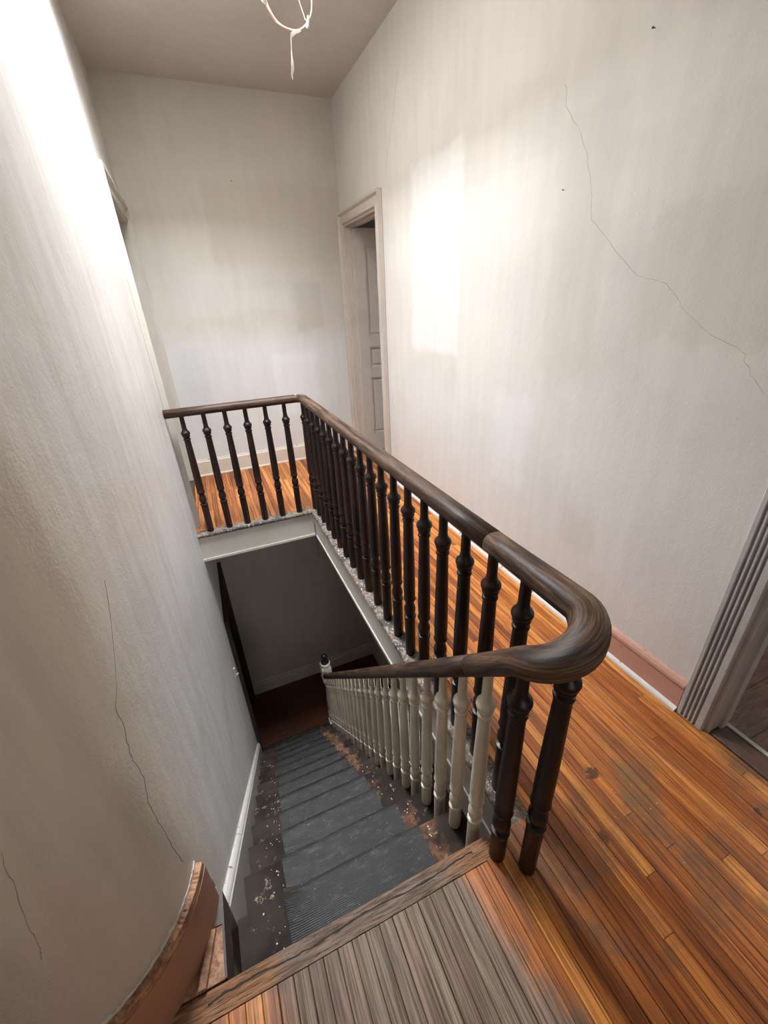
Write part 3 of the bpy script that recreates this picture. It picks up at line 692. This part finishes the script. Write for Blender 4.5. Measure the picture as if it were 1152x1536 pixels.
# handrail: one profile swept along a path, frame kept upright
def rail_sweep(name, pts, wear, scl=None, cap=True, parent=ban):
    pts = [Vector(p) for p in pts]; n = len(pts)
    prof = []
    for k in range(20):
        a = 2*math.pi*k/20; cx, sz = math.cos(a), math.sin(a)
        x = .035*math.copysign(abs(cx)**.75, cx); z = (.030 if sz > 0 else .027)*math.copysign(abs(sz)**(.8 if sz > 0 else .55), sz)
        if sz < -.55: x *= .80
        prof.append((x, z))
    v = []; f = []; L = [0.0]; m = len(prof)
    for i in range(1, n): L.append(L[-1]+(pts[i]-pts[i-1]).length)
    for i, p in enumerate(pts):
        t = (pts[min(i+1, n-1)]-pts[max(i-1, 0)]).normalized(); side = t.cross(Vector((0, 0, 1))).normalized(); u = side.cross(t)
        s = scl[i] if scl else 1.0
        for (a, b) in prof: v.append(p+side*a*s+u*b*s)
    for i in range(n-1):
        for k in range(m):
            k2 = (k+1) % m; f.append((i*m+k, i*m+k2, (i+1)*m+k2, (i+1)*m+k))
    f.append(tuple(range(m))[::-1]); f.append(tuple((n-1)*m+k for k in range(m)))
    me = bpy.data.meshes.new(name); me.from_pydata([tuple(q) for q in v], [], f)
    uv = me.uv_layers.new(name='UVMap'); at = me.attributes.new('wear', 'FLOAT', 'POINT')
    for i in range(n):
        for k in range(m): at.data[i*m+k].value = (wear[i] if isinstance(wear, list) else wear)
    for p in me.polygons:
        for li, vi in zip(p.loop_indices, p.vertices):
            k = vi % m; kk = k
            if len(p.vertices) == 4 and k == 0 and any(q % m == m-1 for q in p.vertices): kk = m
            uv.data[li].uv = (L[vi//m], kk/m*.2)
    bm = bmesh.new(); bm.from_mesh(me); bmesh.ops.recalc_face_normals(bm, faces=bm.faces); bm.to_mesh(me); bm.free()
    for p in me.polygons: p.use_smooth = len(p.vertices) == 4
    me.materials.append(M['rail'])
    return link(name, me, parent)
ZC = RT+.027
yc = YB+XB
p = [(XL+.001, yc, ZC)]+[(XL+.3*i, yc, ZC) for i in (1, 2)]+[(XB-.062, yc, ZC)]
rc = .062
p += [(XB-rc+rc*math.sin(a), yc-rc+rc*math.cos(a), ZC) for a in [math.radians(10*i) for i in range(1, 10)]]
p += [(XB, y, ZC) for y in (2.3, 1.9, 1.5, 1.1, .7, .45, .262)]
rail_sweep('handrail', p, [.25]*4+[.5]*9+[.85, .5, .45, .45, .4, .4, .35])
CB = (-.0335, -.048); RB = .067
bend = [(XB, y, ZC) for y in (.260, .20, .12, .04)]
for i in range(0, 19):
    a = math.radians(10*i); s = i/18
    e = s*s*(3-2*s)
    bend.append((CB[0]+RB*math.cos(a), CB[1]-RB*math.sin(a), ZC-.102*s**1.35))
for y in (-.02, .02, .07, .13):
    bend.append((stair_x(y), y, under(y)+.036 if y > 0 else ZC-.102-.0265))
sc_ = [1, 1.0, 1.03, 1.08]+[1.10+.08*math.sin(math.radians(10*i)) for i in range(19)]+[1.06, 1.02, 1, 1]
rail_sweep('handrail_turn', bend, [1.0]*(4+19)+[.8, .6, .5, .4], sc_)
low = [(stair_x(y), y, under(y)+.036) for y in (.131, .3, .6, .9, 1.2, 1.5, 1.8, 2.1, 2.4, 2.66)]
rail_sweep('lower_handrail', low, .25)
w = MB(); w.lathe([(.0075, 0), (.0075, .002), (.004, .004)], (XB-.045, yc-.012, ZC+.030), 10); w.build('screw_head', M['white_worn'], ban)

# newel post at the stair foot
NX, NY, NZ = -.052, 2.73, -13*R

w = MB(); w.lathe([(.036, .19), (.040, .20), (.040, .21), (.030, .222), (.036, .25), (.044, .28), (.040, .31), (.030, .335), (.040, .345), (.040, .36), (.031, .37), (.040, .40), (.038, .55), (.030, .72), (.028, .76), (.037, .77), (.037, .785), (.030, .795), (.034, .83)], (NX, NY, NZ), 20)
w.box(NX-.045, NX+.045, NY-.045, NY+.045, NZ, NZ+.19)
newel = w.build('newel_post', M['newel_paint'], ban, smooth=True); newel['label'] = 'chipped white newel post with black knob'
w = MB(); hb = .052; z0, z1 = NZ+.83, NZ+1.075; c = .014
oct_ = lambda h, q: [(-h+q, -h), (h-q, -h), (h, -h+q), (h, h-q), (h-q, h), (-h+q, h), (-h, h-q), (-h, -h+q)]
v = []
for (z, h, q) in ((z0, .036, .016), (z0+.03, hb, .006), (z1-.05, hb, .006), (z1-.02, hb-.004, .020), (z1, .046, .020)):
    v += [(NX+a, NY+b, z) for a, b in oct_(h, q)]
f = [tuple(range(8))[::-1], tuple(range(32, 40))]
for i in range(4):
    for k in range(8): f.append((i*8+k, i*8+(k+1) % 8, (i+1)*8+(k+1) % 8, (i+1)*8+k))
w.add(v, f); w.build('newel_block', M['newel_paint'], newel)
w = MB(); w.lathe([(.046, 0), (.054, .006), (.054, .016), (.046, .022)], (NX, NY, z1), 24); w.build('newel_collar', M['newel_paint'], newel, smooth=True)
w = MB(); w.lathe([(.042, 0), (.044, .010), (.038, .022), (.022, .034), (.020, .046), (.030, .062), (.034, .080), (.030, .098), (.018, .110), (.004, .114)], (NX, NY, z1+.022), 20)
o = w.build('knob', M['black'], newel, smooth=True); o['label'] = 'glossy black newel knob'

# ------------------------------------------------------------------ wire loop hanging under the skylight
WY = 2.0; cx, cz, rr = .083, 2.709, .104
loop = empty('ceiling_wire', (cx, WY, cz-rr)); tag(loop, 'loop of cream wire with white tape hanging from the ceiling', 'wire')
def loop_pts(a0, a1, n, dr=0, dy=0): return [(cx+(rr+dr)*math.cos(math.radians(a0+(a1-a0)*i/n)), WY+dy*math.sin(i*.9), cz+(rr+dr)*math.sin(math.radians(a0+(a1-a0)*i/n))) for i in range(n+1)]
w = MB(); w.tube(loop_pts(120, 420, 40, 0, .002), .0034, 8); w.build('wire_loop', M['wire_cream'], loop, smooth=True)
w = MB(); w.tube(loop_pts(190, 262, 16, .004, .003), .0030, 8); w.build('pink_wire', M['wire_pink'], loop, smooth=True)
w = MB(); w.tube([(.105, WY, 2.78), (.118, WY+.002, 2.74), (.128, WY, 2.705), (.150, WY, 2.645)], .0018, 6); w.build('thin_wire', M['wire_cream'], loop, smooth=True)
w = MB(); w.tube([(cx+rr*math.cos(math.radians(120)), WY, cz+rr*math.sin(math.radians(120))), (.02, WY+.02, 2.95), (.030, WY+.03, 3.0), (.035, WY+.04, H+.002)], .0034, 8); w.tube([(cx+rr*.5, WY, cz+rr*.866), (.09, WY+.02, 2.98), (.05, WY+.03, 3.0), (.042, WY+.04, H+.002)], .0034, 8); w.build('supply_wire', M['wire_cream'], loop, smooth=True)
w = MB(); w.tube([(-.020, WY-.003, 2.700), (-.026, WY-.004, 2.688), (-.029, WY-.004, 2.678), (-.021, WY-.003, 2.670)], [.004, .008, .009, .003], 8); w.build('tape', M['tape'], loop, smooth=True)
w = MB(); w.tube([(.163, WY-.003, 2.660), (.160, WY-.004, 2.640), (.156, WY-.004, 2.622), (.150, WY-.004, 2.618)], [.003, .007, .008, .003], 8); w.build('tape', M['tape'], loop, smooth=True)
# torn tape strip with a dangling tail: a thin folded ribbon with thickness
def ribbon(rows, th=.0012):
    v = []; f = []
    for (x, z, hw, ang) in rows:
        dx = hw*math.cos(ang); dy = hw*math.sin(ang)
        v += [(x-dx, WY-.006-dy, z), (x+dx, WY-.006+dy, z), (x-dx, WY-.006-dy+th, z), (x+dx, WY-.006+dy+th, z)]
    for i in range(len(rows)-1):
        b = 4*i; f += [(b, b+1, b+5, b+4), (b+2, b+6, b+7, b+3), (b, b+4, b+6, b+2), (b+1, b+3, b+7, b+5)]
    f += [(0, 2, 3, 1), (len(v)-4, len(v)-3, len(v)-1, len(v)-2)]
    return v, f
w = MB(); w.add(*ribbon([(.120, 2.612, .006, .2), (.112, 2.606, .013, .1), (.100, 2.600, .017, 0), (.086, 2.593, .012, .2), (.076, 2.580, .0045, .4), (.073, 2.555, .0030, .6), (.070, 2.530, .0030, .3), (.070, 2.510, .0035, .1), (.070, 2.495, .0070, .3), (.069, 2.480, .0095, .6), (.066, 2.466, .0085, .8), (.062, 2.458, .0050, .5), (.062, 2.449, .0020, .2), (.064, 2.440, .0008, 0)]))
w.build('tape_tail', M['tape'], loop, smooth=True)

# ------------------------------------------------------------------ small chain on the well corner
ch = empty('hanging_chain', (-.010, YB-.030, -.12)); tag(ch, 'thin dark chain hanging at the far corner of stairwell', 'chain')
w = MB()
pts = []
for i in range(13):
    a = 2*math.pi*i/12; ca, sa = math.cos(a), math.sin(a); pts.append((.0055*ca, 0, .0125*sa))
w.tube(pts, .0016, 6); lk = w.mesh('link', M['metal_dark'], smooth=True)
for i in range(15):
    o = link('link', lk, ch); o.location = (-.010+.002*math.sin(i*.7), YB-.030, -.125-.0212*i); o.rotation_euler = (0, 0, math.pi/2*(i % 2)+.3)
w = MB(); w.tube([(-.0105, YB-.0005, -.105), (-.0105, YB-.026, -.106), (-.010, YB-.033, -.112), (-.0105, YB-.030, -.118)], .0016, 6); w.build('hook', M['metal_dark'], ch, smooth=True)

# ------------------------------------------------------------------ cracks, nails and chips
def crack(pts, nrm, width, parent, sub=5, amp=.006):
    """narrow jagged fissure along a polyline lying on the wall"""
    P = []
    for a, b in zip(pts[:-1], pts[1:]):
        a, b = Vector(a), Vector(b)
        for i in range(sub):
            q = a.lerp(b, i/sub); P.append(q+Vector((0, random.uniform(-amp, amp), random.uniform(-amp, amp)*.4)))
    P.append(Vector(pts[-1])); v = []; f = []
    for i, q in enumerate(P):
        nn = nrm(q); t = (P[min(i+1, len(P)-1)]-P[max(i-1, 0)]).normalized(); s = t.cross(nn).normalized(); hw = width*random.uniform(.35, 1)*.5
        v += [q+s*hw+nn*.0004, q-s*hw+nn*.0004, q+s*hw-nn*.002, q-s*hw-nn*.002]
    for i in range(len(P)-1):
        b = 4*i; f += [(b, b+4, b+5, b+1), (b, b+2, b+6, b+4), (b+1, b+5, b+7, b+3)]
    w = MB(); w.add(v, f); return w.build('crack', M['crack'], parent)
RN = lambda q: Vector((-1, 0, 0))
c1 = [(1.119, 2.212), (1.094, 2.138), (.989, 2.01), (.952, 1.937), (.889, 1.754), (.773, 1.655), (.653, 1.557), (.534, 1.526), (.465, 1.456), (.363, 1.38), (.245, 1.336), (.217, 1.286), (.159, 1.228)]
crack([(XR, y, z) for y, z in c1], RN, .0011, wall_right)
crack([(XR, y, z) for y, z in [(2.571, 2.759), (2.653, 2.585), (2.739, 2.459), (2.811, 2.308)]], RN, .0012, wall_right)
def LN(q):
    if q.y >= CYA: return Vector((1, 0, 0))
    return Vector((q.x-CXA, q.y-CYA, 0)).normalized()
def onarc(p):
    if p[1] >= CYA: return (XL, p[1], p[2])
    d = Vector((p[0]-CXA, p[1]-CYA)).normalized()*RA; return (CXA+d.x, CYA+d.y, p[2])
def arc_crack(pts, width):
    fine = []
    for a, b in zip(pts[:-1], pts[1:]):
        for i in range(6): fine.append(onarc([a[k]+(b[k]-a[k])*i/6+(random.uniform(-.003, .003) if k == 1 else 0) for k in range(3)]))
    fine.append(onarc(pts[-1])); crack(fine, LN, width, wall_left, sub=1, amp=0)
arc_crack([(-.897, .386, .997), (-.897, .338, .941), (-.897, .255, .872), (-.904, .19, .822), (-.905, .185, .769), (-.909, .169, .698), (-.907, .174, .622), (-.913, .154, .561), (-.912, .157, .448), (-.912, .158, .375), (-.909, .167, .283)], .0012)
arc_crack([(-1.039, -.005, .797), (-1.048, -.010, .718), (-1.063, -.018, .63), (-1.069, -.021, .555), (-1.077, -.025, .523)], .0008)
def nail(p, d, parent, r=.006):
    w = MB(); w.lathe([(r*.4, 0), (r*.4, .008), (r, .009), (r*.9, .012)], (0, 0, 0), 8); a = Vector(d)
    q = Vector((0, 0, 1)).rotation_difference(a); w.v = [tuple(q @ Vector(x)+Vector(p)) for x in w.v]; w.build('nail', M['metal_dark'], parent)
nail((XR, .759, 2.214), (-1, 0, 0), wall_right, .0035); nail((XR, 1.054, 1.877), (-1, 0, 0), wall_right, .0025); nail((-.045, YF, 2.455), (0, -1, 0), wall_far, .005)
w = MB(); w.box(XL, XL+.008, 2.455, 2.475, -1.40, -1.31); w.tube([(XL+.004, 2.465, -1.385), (XL+.022, 2.465, -1.395), (XL+.026, 2.465, -1.38)], .005, 8); w.build('hook', M['white_worn'], wall_left)
# flaked paint crumbs on the boards and treads: too many and too small to count
w = MB()
def crumb(x, y, z, s):
    a = random.uniform(0, 6.3); pts = []
    for k in range(5):
        b = a+k*1.257; q = s*random.uniform(.5, 1); pts.append((x+q*math.cos(b), y+q*math.sin(b)))
    n = 5; w.add([(p[0], p[1], z) for p in pts]+[(p[0], p[1], z+.0012) for p in pts], [tuple(range(5))[::-1], tuple(range(5, 10))]+[(i, (i+1) % 5, 5+(i+1) % 5, 5+i) for i in range(5)])
for i in range(34):
    crumb(random.gauss(.32, .16), random.gauss(-.04, .10), .0012, random.uniform(.0008, .0022))
for i in range(60):
    crumb(random.uniform(-.008, .02), random.uniform(-.02, 2.5), .0003, random.uniform(.002, .005))
crumb(.93-.05, -.09, .0012, .006)
for k in range(1, 9):
    for i in range(7): crumb(min(-.735, random.gauss(-.755, .02)), k*G+O-abs(random.gauss(0, .06))-.005, -k*R+.0002, random.uniform(.001, .0036))
    for i in range(6): crumb(random.gauss(-.19, .015), k*G+O-abs(random.gauss(0, .07))-.005, -k*R+.0002, random.uniform(.0012, .004))
tag(w.build('paint_crumbs', M['chip']), 'scattered white paint crumbs on the boards and stair treads', 'debris', kind='stuff')
